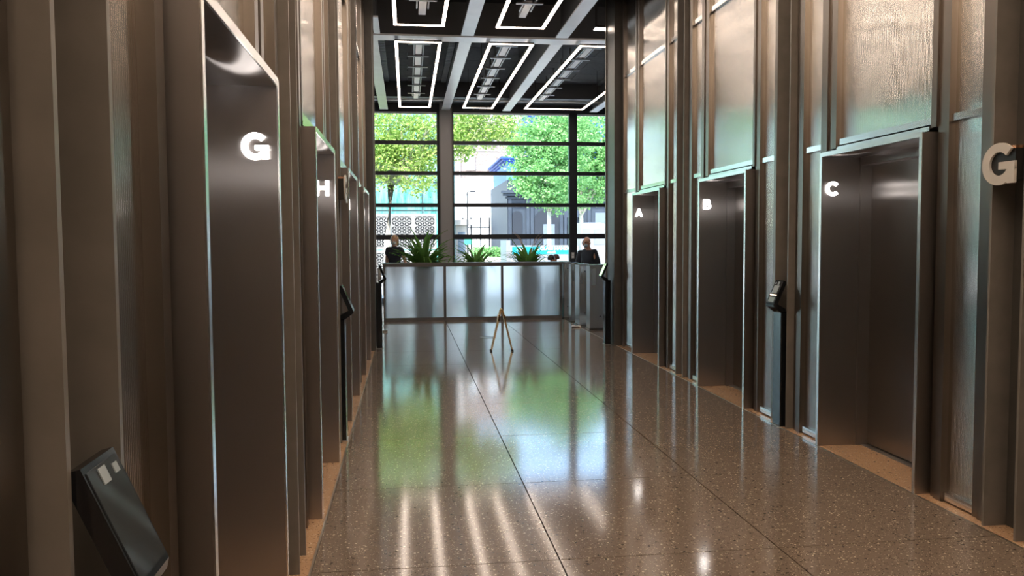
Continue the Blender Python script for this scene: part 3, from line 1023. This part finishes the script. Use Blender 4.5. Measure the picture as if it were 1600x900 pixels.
def person(x, y, h, face, label, top, legs, hair, mask=None, lean=0.0, bald=False, sit=False, sleeve='short', z0=0.0, arm=(0.1, 0.1)):
    """face: heading angle, 0 looks to +Y; local frame x right, y ahead"""
    t = thing('person', (x, y, z0), label, 'person')
    k = h / 1.72
    ca, sa = math.cos(face), math.sin(face)

    def T(p):
        px, py, pz = p
        if pz > 0.9:
            py += lean * (pz - 0.9)
        px, py, pz = px * k, py * k, pz * k
        return (x + px * ca + py * sa, y - px * sa + py * ca, z0 + pz)

    if sit:
        dz = -0.47
        hipz = 0.93
    names, P, Rr, E = {}, [], [], []

    def jn(n, p, r, frm=None):
        if sit and p[2] > 0.6:
            p = (p[0], p[1], p[2] - 0.45)
        names[n] = len(P)
        P.append(T(p))
        Rr.append(tuple(q * k for q in r) if isinstance(r, tuple) else r * k)
        if frm:
            E.append((names[frm], names[n]))

    jn('pelvis', (0, 0, 0.96), (0.14, 0.105))
    jn('spine', (0, 0.01, 1.12), (0.125, 0.10), 'pelvis')
    jn('chest', (0, 0, 1.30), (0.15, 0.115), 'spine')
    jn('neckb', (0, 0, 1.43), 0.07, 'chest')
    jn('neck', (0, 0.012, 1.49), 0.052, 'neckb')
    jn('jaw', (0, 0.03, 1.55), (0.064, 0.07), 'neck')
    jn('brow', (0, 0.022, 1.62), (0.076, 0.088), 'jaw')
    jn('crown', (0, 0.008, 1.68), (0.062, 0.072), 'brow')
    for s, nm in ((-1, 'l'), (1, 'r')):
        jn('sh' + nm, (s * 0.165, 0, 1.39), 0.06, 'chest')
        jn('el' + nm, (s * 0.225, -0.03 + arm[0] * 0.3, 1.12), 0.043, 'sh' + nm)
        jn('wr' + nm, (s * 0.235, 0.05 + arm[1], 0.90), 0.030, 'el' + nm)
        jn('pa' + nm, (s * 0.235, 0.07 + arm[1], 0.83), (0.016, 0.036), 'wr' + nm)
        for q in range(4):
            jn('f%d%s' % (q, nm), (s * 0.237, 0.045 + arm[1] + q * 0.02, 0.775 - (0.006 if q in (1, 2) else 0)), 0.0085, 'pa' + nm)
            jn('g%d%s' % (q, nm), (s * 0.228, 0.05 + arm[1] + q * 0.02, 0.735 - (0.012 if q in (1, 2) else 0)), 0.0075, 'f%d%s' % (q, nm))
        jn('th' + nm, (s * 0.225, 0.115 + arm[1], 0.825), 0.0095, 'wr' + nm)
        jn('tj' + nm, (s * 0.215, 0.125 + arm[1], 0.79), 0.0085, 'th' + nm)
        if sit:
            names_p = (s * 0.09, 0.02, 0.93)
            jn('hip' + nm, names_p, 0.085, 'pelvis')
            jn('kn' + nm, (s * 0.11, 0.46, 0.50), 0.06, 'hip' + nm)
            jn('an' + nm, (s * 0.11, 0.44, 0.09), 0.042, 'kn' + nm)
            jn('to' + nm, (s * 0.12, 0.58, 0.035), 0.035, 'an' + nm)
        else:
            jn('hip' + nm, (s * 0.09, 0, 0.90), 0.09, 'pelvis')
            jn('kn' + nm, (s * 0.10, 0.02, 0.50), 0.06, 'hip' + nm)
            jn('an' + nm, (s * 0.10, -0.01, 0.09), 0.042, 'kn' + nm)
            jn('to' + nm, (s * 0.11, 0.13, 0.035), 0.036, 'an' + nm)
    body = skinmesh('body', P, E, Rr, 'skin', t)

    def sub(n, lst, grow, mat):
        idx = {a: i for i, a in enumerate(lst)}
        ee = []
        for a, b in E:
            na = [q for q, v in names.items() if v == a][0]
            nb = [q for q, v in names.items() if v == b][0]
            if na in idx and nb in idx:
                ee.append((idx[na], idx[nb]))
        pts = [P[names[a]] for a in lst]
        rr = []
        for a in lst:
            r = Rr[names[a]]
            rr.append(tuple(q + grow for q in r) if isinstance(r, tuple) else r + grow)
        return pts, ee, rr, n, mat

    tl = ['pelvis', 'spine', 'chest', 'neckb', 'shl', 'shr', 'ell', 'elr'] + (['wrl', 'wrr'] if sleeve == 'long' else [])
    pts, ee, rr, _, _ = sub('shirt', tl, 0.03 if sleeve == 'long' else 0.018, top)
    if sleeve == 'short':
        for a in ('ell', 'elr'):
            i, j = tl.index(a), tl.index('sh' + a[2])
            pts[i] = tuple(Vector(pts[j]).lerp(Vector(pts[i]), 0.5))
            rr[i] = 0.062 * k
    rr[3] = 0.075 * k
    skinmesh('shirt', pts, ee, rr, top, t)
    pts, ee, rr, _, _ = sub('trousers', ['pelvis', 'hipl', 'hipr', 'knl', 'knr', 'anl', 'anr'], 0.016, legs)
    skinmesh('trousers', pts, ee, rr, legs, t)
    dz = -0.45 if sit else 0

    def H(p):
        return T((p[0], p[1] + (-0 if not sit else 0), p[2] + dz))
    # ears, nose, eyes
    m = MB()
    m.ball(H((-0.083, 0.01, 1.60)), 0.022 * k, 8, 6)
    m.ball(H((0.083, 0.01, 1.60)), 0.022 * k, 8, 6)
    m.build('ears', 'skin', t, smooth=True)
    MB().ball(H((0, 0.118, 1.585)), 0.017 * k, 8, 6, (1, 1, 1.4)).build('nose', 'skin', t, smooth=True)
    for s in (-1, 1):
        MB().ball(H((s * 0.032, 0.103, 1.61)), 0.010 * k, 8, 6).build('eye', 'eye_dark', t, smooth=True)
    c = H((0, 0.012, 1.625))
    if not bald:
        hm = MB().ball(H((0, -0.012, 1.635)), 0.103 * k, 16, 10, (0.95, 1.0, 0.98), z0=-0.35)
        if hair == 'hair_blond':
            hm.ball(H((0, -0.045, 1.57)), 0.09 * k, 14, 10, (0.95, 0.75, 1.25))
        hm.build('hair', hair, t, smooth=True)
    else:
        MB().ball(H((0, 0.014, 1.65)), 0.086 * k, 16, 10, (0.93, 1.08, 0.95)).build('scalp', 'skin', t, smooth=True)
    if mask:
        MB().ball(H((0, 0.062, 1.555)), 0.062 * k, 14, 10, (1.0, 0.95, 0.85)).build('face_mask', mask, t, smooth=True)
    return t


PI = math.pi
person(-0.30, 19.5, 1.74, PI + 0.35, 'woman in dark t-shirt and face mask standing behind the left end of the counter', 'cloth_navy', 'cloth_tan', 'hair_blond', 'mask_pale', arm=(-0.2, -0.1))
person(3.93, 17.3, 1.66, -PI / 2 - 0.5, 'bald person in black jacket and blue mask leaning by the turnstiles', 'cloth_navy', 'cloth_grey', 'hair_dark', 'mask_blue', lean=0.22, bald=True, sleeve='long')
person(3.98, 18.2, 1.62, PI - 0.2, 'dark-haired person in dark clothes half hidden behind the bald one', 'cloth_navy', 'cloth_grey', 'hair_dark', None, sleeve='long')
person(3.51, 20.0, 1.68, PI / 2, 'seated dark-haired person whose head just shows over the counter', 'cloth_grey', 'cloth_navy', 'hair_dark', None, sit=True, sleeve='long')
person(3.74, 20.75, 1.68, -PI / 2, 'seated auburn-haired person beside the dark-haired head over the counter', 'cloth_grey', 'cloth_navy', 'hair_auburn', None, sit=True, sleeve='long')
for i, (bx0, by0) in enumerate(((3.36, 19.78), (3.59, 20.53))):
    b = thing('stool', (bx0 + 0.15, by0 + 0.2, 0), 'low grey stool hidden behind the counter under the %s seated person' % ('dark-haired' if i == 0 else 'auburn-haired'), 'stool')
    bx(bx0, bx0 + 0.30, by0, by0 + 0.44, 0.30, 0.375).build('seat', 'cloth_grey', b)
    for qx in (bx0 + 0.03, bx0 + 0.27):
        for qy in (by0 + 0.03, by0 + 0.41):
            MB().tube([(qx, qy, 0), (qx, qy, 0.30)], 0.015, 8).build('leg', 'rail_black', b)

# ================================================================== OUTSIDE
gr = bx(-60, 90, YW + 0.2, 31.0, -0.2, -0.05).build('ground_pavement', 'pavement')
tag(gr, kind='structure')
rd = bx(-60, 90, 31.0, 36, -0.2, -0.12).build('ground_road', 'asphalt')
tag(rd, kind='structure')
g2 = bx(-90, 140, 36, 150, -0.2, -0.04).build('ground_far', 'pavement')
tag(g2, kind='structure')

# patterned white screens
sc = thing('patterned_screen', (-0.2, 30.6, -0.05), 'white screen of pierced panels with leaf pattern behind the left window', 'screen')
SZ = 2.5


def screen_panel(x0, x1, z0, z1):
    fr = MB()
    fr.box(x0 - 0.06, x0, 30.56, 30.64, z0 - 0.1, z1 + 0.1)
    fr.box(x1, x1 + 0.06, 30.56, 30.64, z0 - 0.1, z1 + 0.1)
    fr.box(x0, x1, 30.56, 30.64, z1, z1 + 0.1)
    fr.box(x0, x1, 30.56, 30.64, z0 - 0.1, z0)
    f = fr.build('frame', 'screen_white', sc)
    bx(x0, x1, 30.58, 30.62, z0, z1).build('plate', 'screen_white', f)
    m = MB()
    c = 0.18
    hh = c * math.sqrt(3) / 2
    for r in range(int((z1 - z0) / hh) + 1):
        for q in range(-1, int((x1 - x0) / c) + 2):
            px = x0 + (q + 0.5 * (r % 2)) * c
            pz = z0 + r * hh
            for a in (0, 60, 120):
                d = Vector((math.cos(math.radians(a)), math.sin(math.radians(a))))
                n_ = Vector((-d.y, d.x))
                A = Vector((px, pz))
                if not (x0 - 0.001 <= A.x + min(0, d.x * c) and A.x + max(0, d.x * c) <= x1 + 0.001 and A.y + d.y * c <= z1):
                    continue
                P = [A + d * c * u + n_ * c * v for u, v in ((0.06, 0), (0.3, -0.13), (0.5, -0.165), (0.7, -0.13), (0.94, 0), (0.7, 0.13), (0.5, 0.165), (0.3, 0.13))]
                m.add([(p.x, 30.577, p.y) for p in P], [tuple(range(8))])
    tag(m.build('piercings', 'screen_dark', f), kind='stuff')


for i in range(-5, 2):
    x0 = -0.555 + i * 0.833
    screen_panel(x0, x0 + 0.72, 1.40, 2.51)
    screen_panel(x0, x0 + 0.72, 0.07, 1.17)


def tree(x, y, fork, crown, mat, n, label, seed, lean=0.0, tr=0.11, leaf=0.085, nb=16):
    """crown: list of (cx, cy, cz, rx, ry, rz) masses"""
    rnd = random.Random(seed)
    t = thing('street_tree', (x, y, -0.05), label, 'tree', 'street trees outside the window')
    m = MB()
    fk = Vector((x + lean, y, fork))
    m.tube([(x, y, -0.05), (x + lean * 0.3, y, fork * 0.5), tuple(fk)], [tr * 1.25, tr, tr * 0.9], 10)
    tips = []
    for i in range(nb):
        c = crown[i % len(crown)]
        a = rnd.uniform(0, 6.28)
        q = Vector((c[0] + c[3] * 0.75 * math.cos(a) * rnd.uniform(0.3, 1), c[1] + c[4] * 0.7 * math.sin(a), c[2] + c[5] * rnd.uniform(-0.6, 0.8)))
        st = fk + Vector((0, 0, rnd.uniform(-0.1, 0.5)))
        mid = st.lerp(q, 0.5) + Vector((rnd.uniform(-0.15, 0.15), rnd.uniform(-0.15, 0.15), 0.25))
        m.tube([tuple(st), tuple(mid), tuple(q)], [tr * 0.55, tr * 0.33, 0.016], 6)
        tips.append(q)
        for k in range(3):
            e = mid.lerp(q, rnd.uniform(0, 0.8))
            q2 = e + Vector((rnd.uniform(-0.9, 0.9), rnd.uniform(-0.8, 0.8), rnd.uniform(-0.3, 0.8)))
            m.tube([tuple(e), tuple(e.lerp(q2, 0.5) + Vector((0, 0, 0.08))), tuple(q2)], [tr * 0.16, 0.014, 0.006], 5)
            tips.append(q2)
    m.build('trunk', 'bark', t, smooth=True)
    # leaves in clumps
    vs, fs = [], []
    clumps = []
    for c in crown:
        cnt = max(6, int(55 * c[3] * c[5]))
        for k in range(cnt):
            while True:
                p = Vector((rnd.uniform(-1, 1), rnd.uniform(-1, 1), rnd.uniform(-1, 1)))
                if p.length < 1:
                    break
            clumps.append(Vector((c[0] + p.x * c[3], c[1] + p.y * c[4], c[2] + p.z * c[5])))
    clumps += tips
    for i in range(n):
        c = rnd.choice(clumps)
        p = c + Vector((rnd.gauss(0, 0.17), rnd.gauss(0, 0.17), rnd.gauss(0, 0.12)))
        s = leaf * rnd.uniform(0.6, 1.25)
        d = Vector((rnd.gauss(0, 1), rnd.gauss(0, 1), rnd.gauss(-0.3, 0.7))).normalized()
        u = d.cross(Vector((rnd.gauss(0, 1), rnd.gauss(0, 1), rnd.gauss(0, 1)))).normalized()
        f = d.cross(u) * 0.15 * s
        o = len(vs)
        vs += [tuple(p), tuple(p + d * s * 0.55 + u * s * 0.42 + f), tuple(p + d * s * 1.15), tuple(p + d * s * 0.55 - u * s * 0.42 + f)]
        fs.append((o, o + 1, o + 2))
        fs.append((o, o + 2, o + 3))
    lo = Vector(t['_o'])
    me = bpy.data.meshes.new('foliage')
    me.from_pydata([tuple(Vector(v) - lo) for v in vs], [], fs)
    me.materials.append(MAT[mat])
    o = bpy.data.objects.new('foliage', me)
    COL.objects.link(o)
    o.parent = t
    o['kind'] = 'stuff'
    return t


tree(-0.62, 25.5, 3.3, [(-0.6, 25.5, 5.2, 1.6, 0.6, 1.2), (0.6, 25.4, 4.6, 1.5, 0.6, 0.75), (-1.5, 25.5, 4, 1, 0.6, 0.7), (1.9, 25.3, 5.2, 1.4, 0.6, 0.8), (0.1, 25.6, 3.75, 0.8, 0.6, 0.35), (-0.3, 25.3, 4.2, 1.2, 0.6, 0.6), (-1, 25.4, 3.5, 0.7, 0.6, 0.3), (0.3, 25.2, 3.35, 0.9, 0.6, 0.25), (2.5, 25.4, 5.3, 1, 0.6, 0.55), (1.8, 25.4, 4.6, 0.7, 0.6, 0.45), (3.1, 25.4, 4.85, 0.6, 0.6, 0.25)],
     'leaf_yellow', 18000, 'yellow-green street tree with forked trunk behind the left window', 3, lean=0.14, tr=0.125, nb=22)
def crown_at(x, y, k, lst):
    return [(x + a * k, y, b * k + 1.6 * (1 - k), r * k, q * k, h * k) for a, b, r, q, h in lst]


tree(6.38, 37.0, 2.9, crown_at(6.38, 37.0, 1.19, [(0.0, 4.2, 1.5, 1.3, 1.4), (-0.4, 5.4, 1.3, 1.3, 1.1), (0.6, 5.6, 1.4, 1.3, 1.2), (0.3, 3.2, 0.7, 0.7, 0.5), (-0.6, 4.0, 0.9, 0.8, 0.6)]),
     'leaf_green', 22000, 'green street tree left of the right-hand window mullion', 5, tr=0.10, leaf=0.12)
tree(8.78, 41.3, 2.9, crown_at(8.78, 41.3, 1.25, [(0.2, 4.4, 1.5, 1.3, 1.5), (0.2, 5.9, 1.7, 1.3, 1.1), (1.3, 4.6, 1.2, 1.2, 1.3), (-0.35, 3.1, 0.6, 0.7, 0.35)]),
     'leaf_green', 20000, 'green street tree right of the right-hand window mullion behind the truck cab', 8, tr=0.11, leaf=0.13)

# teal glass building on the left
tb = thing('glass_building', (-6, 45.5, 0), 'teal glass office building behind the left tree', 'building')
bx(-16, 2.6, 45.2, 52, -0.05, 16).build('core', 'teal_frame', tb)
for i in range(8):
    for k in range(7):
        bx(-11.4 + i * 1.75 + 0.05, -11.4 + (i + 1) * 1.75 - 0.05, 45.08, 45.2, 0.3 + k * 1.5, 0.3 + (k + 1) * 1.5 - 0.08).build('pane', 'teal_glass', tb)

# white rendered wall with a coping
ww = thing('rendered_wall', (6, 80, 0), 'tall white rendered wall glaring in the sun behind the railings', 'wall')
bx(1.5, 16, 80, 80.6, -0.05, 7.4).build('render', 'white_render', ww)
bx(1.5, 16, 79.9, 80.7, 7.4, 7.62).build('coping', 'stone_pale', ww)
bx(1.5, 16, 79.94, 80.0, 6.1, 6.18).build('string_course', 'stone_pale', ww)
# brick building
bb = thing('brick_building', (10, 110, 0), 'brick building with white sash windows above the white wall', 'building')
bx(-4, 40, 110, 122, -0.05, 24).build('wall', 'brick_far', bb)


def sash(par, x0, x1, z0, z1, y, fm='white_paint', gm='glass_sky'):
    w = bx(x0, x1, y - 0.12, y, z0, z1).build('window', gm, par)
    t = (x1 - x0) * 0.11
    f = MB()
    f.box(x0 - t, x0 + t * 0.4, y - 0.2, y, z0 - t, z1 + t)
    f.box(x1 - t * 0.4, x1 + t, y - 0.2, y, z0 - t, z1 + t)
    f.box(x0, x1, y - 0.2, y, z1 - t * 0.4, z1 + t)
    f.box(x0 - t, x1 + t, y - 0.28, y, z0 - t, z0 + t * 0.4)
    f.box((x0 + x1) / 2 - t * 0.4, (x0 + x1) / 2 + t * 0.4, y - 0.16, y, z0, z1)
    f.box(x0, x1, y - 0.17, y, (z0 + z1) / 2 - t * 0.35, (z0 + z1) / 2 + t * 0.35)
    f.build('sash_frame', fm, w)


for z0, z1 in ((11.1, 12.8), (14.4, 16.0), (17.4, 18.9)):
    for x0 in (7.95, 10.75, 13.65, 16.5, 19.4):
        sash(bb, x0, x0 + 1.0, z0, z1, 110)
for z in (13.5, 16.6):
    bx(-4, 40, 109.9, 110, z, z + 0.18).build('string_course', 'stone_pale', bb)
MB().tube([(7.0, 109.8, 9), (7.0, 109.8, 24)], 0.09, 8).build('drainpipe', 'white_paint', bb)
MB().tube([(15.65, 109.8, 9), (15.65, 109.8, 24)], 0.12, 8).build('drainpipe', 'white_paint', bb)

# blue corner pub
pb = thing('blue_building', (10, 51, 0), 'blue-painted corner building with slate-blue arched ground floor', 'building')
YP = 50.0
bx(6.05, 20, YP, YP + 10, -0.05, 5.3).build('ground_floor', 'pub_grey', pb)
bx(6.05, 7.4, YP + 0.02, YP + 8, 5.3, 6.3).build('upper_wall', 'blue_pale_lit', pb)  # narrow left face, its sunlight painted in with the paler blue
bx(7.4, 20, YP + 0.3, YP + 10, 5.3, 6.9).build('upper_wall', 'blue_paint', pb)
bx(7.55, 20, YP + 2.5, YP + 10, 6.3, 9.6).build('tower', 'blue_paint', pb)
co = MB()
for k, (z, p) in enumerate(((6.3, 0.15), (6.42, 0.28), (6.54, 0.42))):
    co.box(6.05 - p, 7.5, YP - p, YP + 8, z, z + 0.12)
co.build('cornice', 'blue_paint', pb)
c2 = MB()
for k, (z, p) in enumerate(((4.15, 0.12), (4.32, 0.3), (4.48, 0.42))):
    c2.box(6.05 - p, 20, YP - p, YP, z, z + 0.14)
c2.box(5.85, 20, YP - 0.15, YP, 3.75, 3.85)
c2.build('shop_cornice', 'pub_grey', pb)
bx(7.35, 20, YP + 2.3, YP + 2.5, 9.4, 9.7).build('tower_cornice', 'blue_paint', pb)
bx(7.2, 20, YP + 2.1, YP + 2.5, 9.7, 9.85).build('tower_cornice', 'blue_paint', pb)
sash(pb, 6.62, 7.08, 5.45, 6.1, YP + 0.02, 'blue_paint', 'glass_dark')
sash(pb, 8.15, 8.75, 7.3, 8.9, YP + 2.5, 'blue_pale_lit', 'glass_dark')


def arch(x0, x1, z1, mat, y):
    r = (x1 - x0) / 2
    P = [(x0, y, 0), (x1, y, 0), (x1, y, z1 - r)] + [((x0 + x1) / 2 + r * math.cos(math.radians(a)), y, z1 - r + r * math.sin(math.radians(a))) for a in range(10, 180, 10)] + [(x0, y, z1 - r)]
    return MB().prism(P, (0, 0, 0), (0, -0.06, 0)).build('arch_opening', mat, pb)


arch(6.35, 6.95, 3.4, 'pub_dark', YP)
arch(7.7, 9.2, 3.5, 'pub_dark', YP)
bx(8.25, 8.95, YP - 0.1, YP - 0.05, 0, 2.6).build('door', 'pub_pale', pb)
arch(9.75, 10.45, 2.75, 'pub_dark', YP)
bx(9.5, 10.7, YP - 0.2, YP, 3.0, 3.5).build('door_hood', 'pub_grey', pb)
for x in (9.52, 10.5):
    bx(x, x + 0.16, YP - 0.22, YP, 0, 3.0).build('pilaster', 'pub_grey', pb)
for x in (6.1, 7.2, 7.45, 9.28, 11.0, 13.6, 16.2):
    bx(x, x + 0.2, YP - 0.12, YP, 0, 4.15).build('pilaster', 'pub_grey', pb)
bx(11.5, 13.3, YP - 0.05, YP, 1.0, 3.3).build('shop_window', 'pub_pale', pb)
bx(13.9, 16.0, YP - 0.05, YP, 1.0, 3.3).build('shop_window', 'pub_dark', pb)
for k in range(6):
    bx(13.9, 16.0, YP - 0.09, YP - 0.05, 1.3 + k * 0.33, 1.45 + k * 0.33).build('louvre', 'pub_pale', pb)

# street lamp, railings, gate lodge, low hedge
lm = thing('street_lamp', (2.75, 38, -0.05), 'slim dark street lamp before the white wall', 'street lamp')
MB().tube([(2.75, 38, -0.12), (2.75, 38, 3.85)], [0.05, 0.03], 8).build('pole', 'rail_black', lm)
MB().tube([(2.75, 38, 3.83), (2.86, 38, 3.88), (2.95, 38, 3.87)], 0.025, 6).build('arm', 'rail_black', lm)
bx(2.88, 3.12, 37.93, 38.07, 3.83, 3.89).build('lantern', 'rail_black', lm)
fe = thing('railings', (5.0, 60, 0), 'dark metal railings with tall posts along the white wall', 'railings')
for k in range(20):
    x = 3.9 + k * 0.11
    MB().tube([(x, 60, 0), (x, 60, 2.75)], 0.012, 5).build('bar', 'rail_black', fe)
for x in (4.0, 4.6, 5.3, 5.95):
    bx(x - 0.05, x + 0.05, 59.95, 60.05, 0, 3.3).build('post', 'rail_black', fe)
for z in (0.4, 2.55):
    bx(3.85, 6.0, 59.97, 60.03, z, z + 0.06).build('rail', 'rail_black', fe)
gk = thing('gate_lodge', (3.1, 46, 0), 'small pale gate lodge with flat overhanging roof by the window column', 'lodge')
bx(2.66, 3.3, 46, 48, -0.05, 2.5).build('wall', 'stone_pale', gk)
bx(2.62, 3.6, 45.7, 48.2, 2.5, 2.78).build('roof', 'stone_pale', gk)
bx(2.8, 3.2, 45.94, 46, 0.9, 2.1).build('window', 'glass_dark', gk)
gs = thing('green_sign', (2.55, 35, 0), 'small green notice on a post beside the window column', 'sign')
bx(2.40, 2.68, 35, 35.03, 1.45, 1.68).build('board', 'sign_green', gs)
MB().tube([(2.54, 35.05, -0.1), (2.54, 35.05, 1.6)], 0.025, 8).build('post', 'rail_black', gs)
hg = thing('planting_bed', (4.4, 44, 0), 'low planting in a pale stone trough along the far pavement', 'plants')
bx(3.4, 5.9, 43.8, 44.4, -0.05, 0.75).build('trough', 'stone_pale', hg)
rnd = random.Random(4)
vs, fs = [], []
for i in range(2200):
    p = Vector((rnd.uniform(3.45, 5.85), rnd.uniform(43.8, 44.4), rnd.uniform(0.7, 1.25)))
    d = Vector((rnd.gauss(0, 1), rnd.gauss(0, 1), rnd.gauss(0.4, 0.7))).normalized() * 0.13
    u = d.cross(Vector((rnd.gauss(0, 1), rnd.gauss(0, 1), rnd.gauss(0, 1)))).normalized() * 0.04
    o = len(vs)
    vs += [tuple(p - u), tuple(p + u), tuple(p + d)]
    fs.append((o, o + 1, o + 2))
hh_ = MB()
hh_.v, hh_.f = vs, fs
tag(hh_.build('leaves', 'leaf_green', hg), kind='stuff')

# truck with banner
tk = thing('flatbed_truck', (5.6, 33, -0.12), 'white truck with a teal lettered board along its bed', 'truck')
YT = 32.0
ZG = -0.12
bx(3.9, 6.75, YT, YT + 2.0, 0.72, 0.95).build('bed', 'truck_grey', tk)
bx(3.82, 3.98, YT - 0.02, YT + 2.0, 0.72, 1.62).build('tail_frame', 'truck_white', tk)
bd = bx(3.98, 6.60, YT - 0.03, YT, 0.98, 1.42).build('side_board', 'truck_white', tk)
bx(4.05, 6.56, YT - 0.04, YT - 0.03, 1.07, 1.365).build('banner', 'banner_teal', bd)
el = MB()
for a in stroke(arc(4.42, 1.22, 0.19, 0, 360, 28, 0.085), 0.016):
    el.prism([(p.x, YT - 0.045, p.y) for p in a], (0, 0, 0), (0, -0.002, 0))
el.build('oval_logo', 'print_white', bd)
el = MB()
el.prism([(4.42 + 0.14 * math.cos(a * 0.2618), YT - 0.045, 1.22 + 0.05 * math.sin(a * 0.2618)) for a in range(24)], (0, 0, 0), (0, -0.002, 0))
el.build('oval_logo', 'print_white', bd)


def text(body, loc, size, mat, parent, name='lettering'):
    cu = bpy.data.curves.new(name, 'FONT')
    cu.body = body
    cu.size = size
    cu.offset = 0.008
    cu.extrude = 0.002
    tmp = bpy.data.objects.new('tmp', cu)
    COL.objects.link(tmp)
    bpy.context.view_layer.update()
    me = bpy.data.meshes.new_from_object(tmp.evaluated_get(bpy.context.evaluated_depsgraph_get()))
    bpy.data.objects.remove(tmp)
    me.materials.clear()
    me.materials.append(MAT[mat])
    o = bpy.data.objects.new(name, me)
    COL.objects.link(o)
    o.parent = parent
    o.location = Vector(loc) - Vector(parent['_o'])
    o.rotation_euler = (math.radians(90), 0, 0)
    return o


text('& GLASS HANDLING', (4.98, YT - 0.045, 1.235), 0.185, 'print_white', bd)
text('.co.uk', (5.42, YT - 0.045, 1.105), 0.14, 'print_white', bd)
# cab, facing right
pro = [(6.78, 0.35), (6.78, 2.16), (6.92, 2.30), (7.60, 2.30), (8.05, 2.12), (8.55, 1.55), (9.15, 1.38), (9.32, 1.15), (9.34, 0.35)]
cb_ = MB().prism([(x, YT, z) for x, z in pro], (0, 0, 0), (0, 1.95, 0)).build('cab', 'truck_white', tk, bevel=0.03)
MB().prism([(7.30, YT - 0.012, 1.42), (7.30, YT - 0.012, 2.02), (7.78, YT - 0.012, 2.06), (8.32, YT - 0.012, 1.50), (8.2, YT - 0.012, 1.42)], (0, 0, 0), (0, 0.02, 0)).build('side_window', 'glass_dark', cb_)
bx(6.86, 7.14, YT - 0.012, YT + 0.01, 1.42, 2.05).build('rear_panel', 'glass_sky', cb_)
bx(7.2, 7.215, YT - 0.012, YT + 0.01, 0.5, 2.15).build('door_gap', 'truck_grey', cb_)
bx(8.05, 8.2, YT - 0.22, YT - 0.02, 1.35, 1.68).build('mirror', 'rail_black', cb_)
for x in (4.7, 8.6):
    for yy in (YT - 0.02, YT + 1.75):
        wl = MB().tube([(x, yy, ZG + 0.36), (x, yy + 0.24, ZG + 0.36)], 0.36, 20).build('wheel', 'rubber', tk)
        MB().tube([(x, yy - 0.01, ZG + 0.36), (x, yy + 0.02, ZG + 0.36)], 0.2, 16).build('hub', 'truck_grey', wl)
bx(3.95, 9.2, YT + 0.3, YT + 1.6, 0.3, 0.72).build('chassis', 'truck_grey', tk)

for o in list(bpy.data.objects):
    if '_o' in o:
        del o['_o']
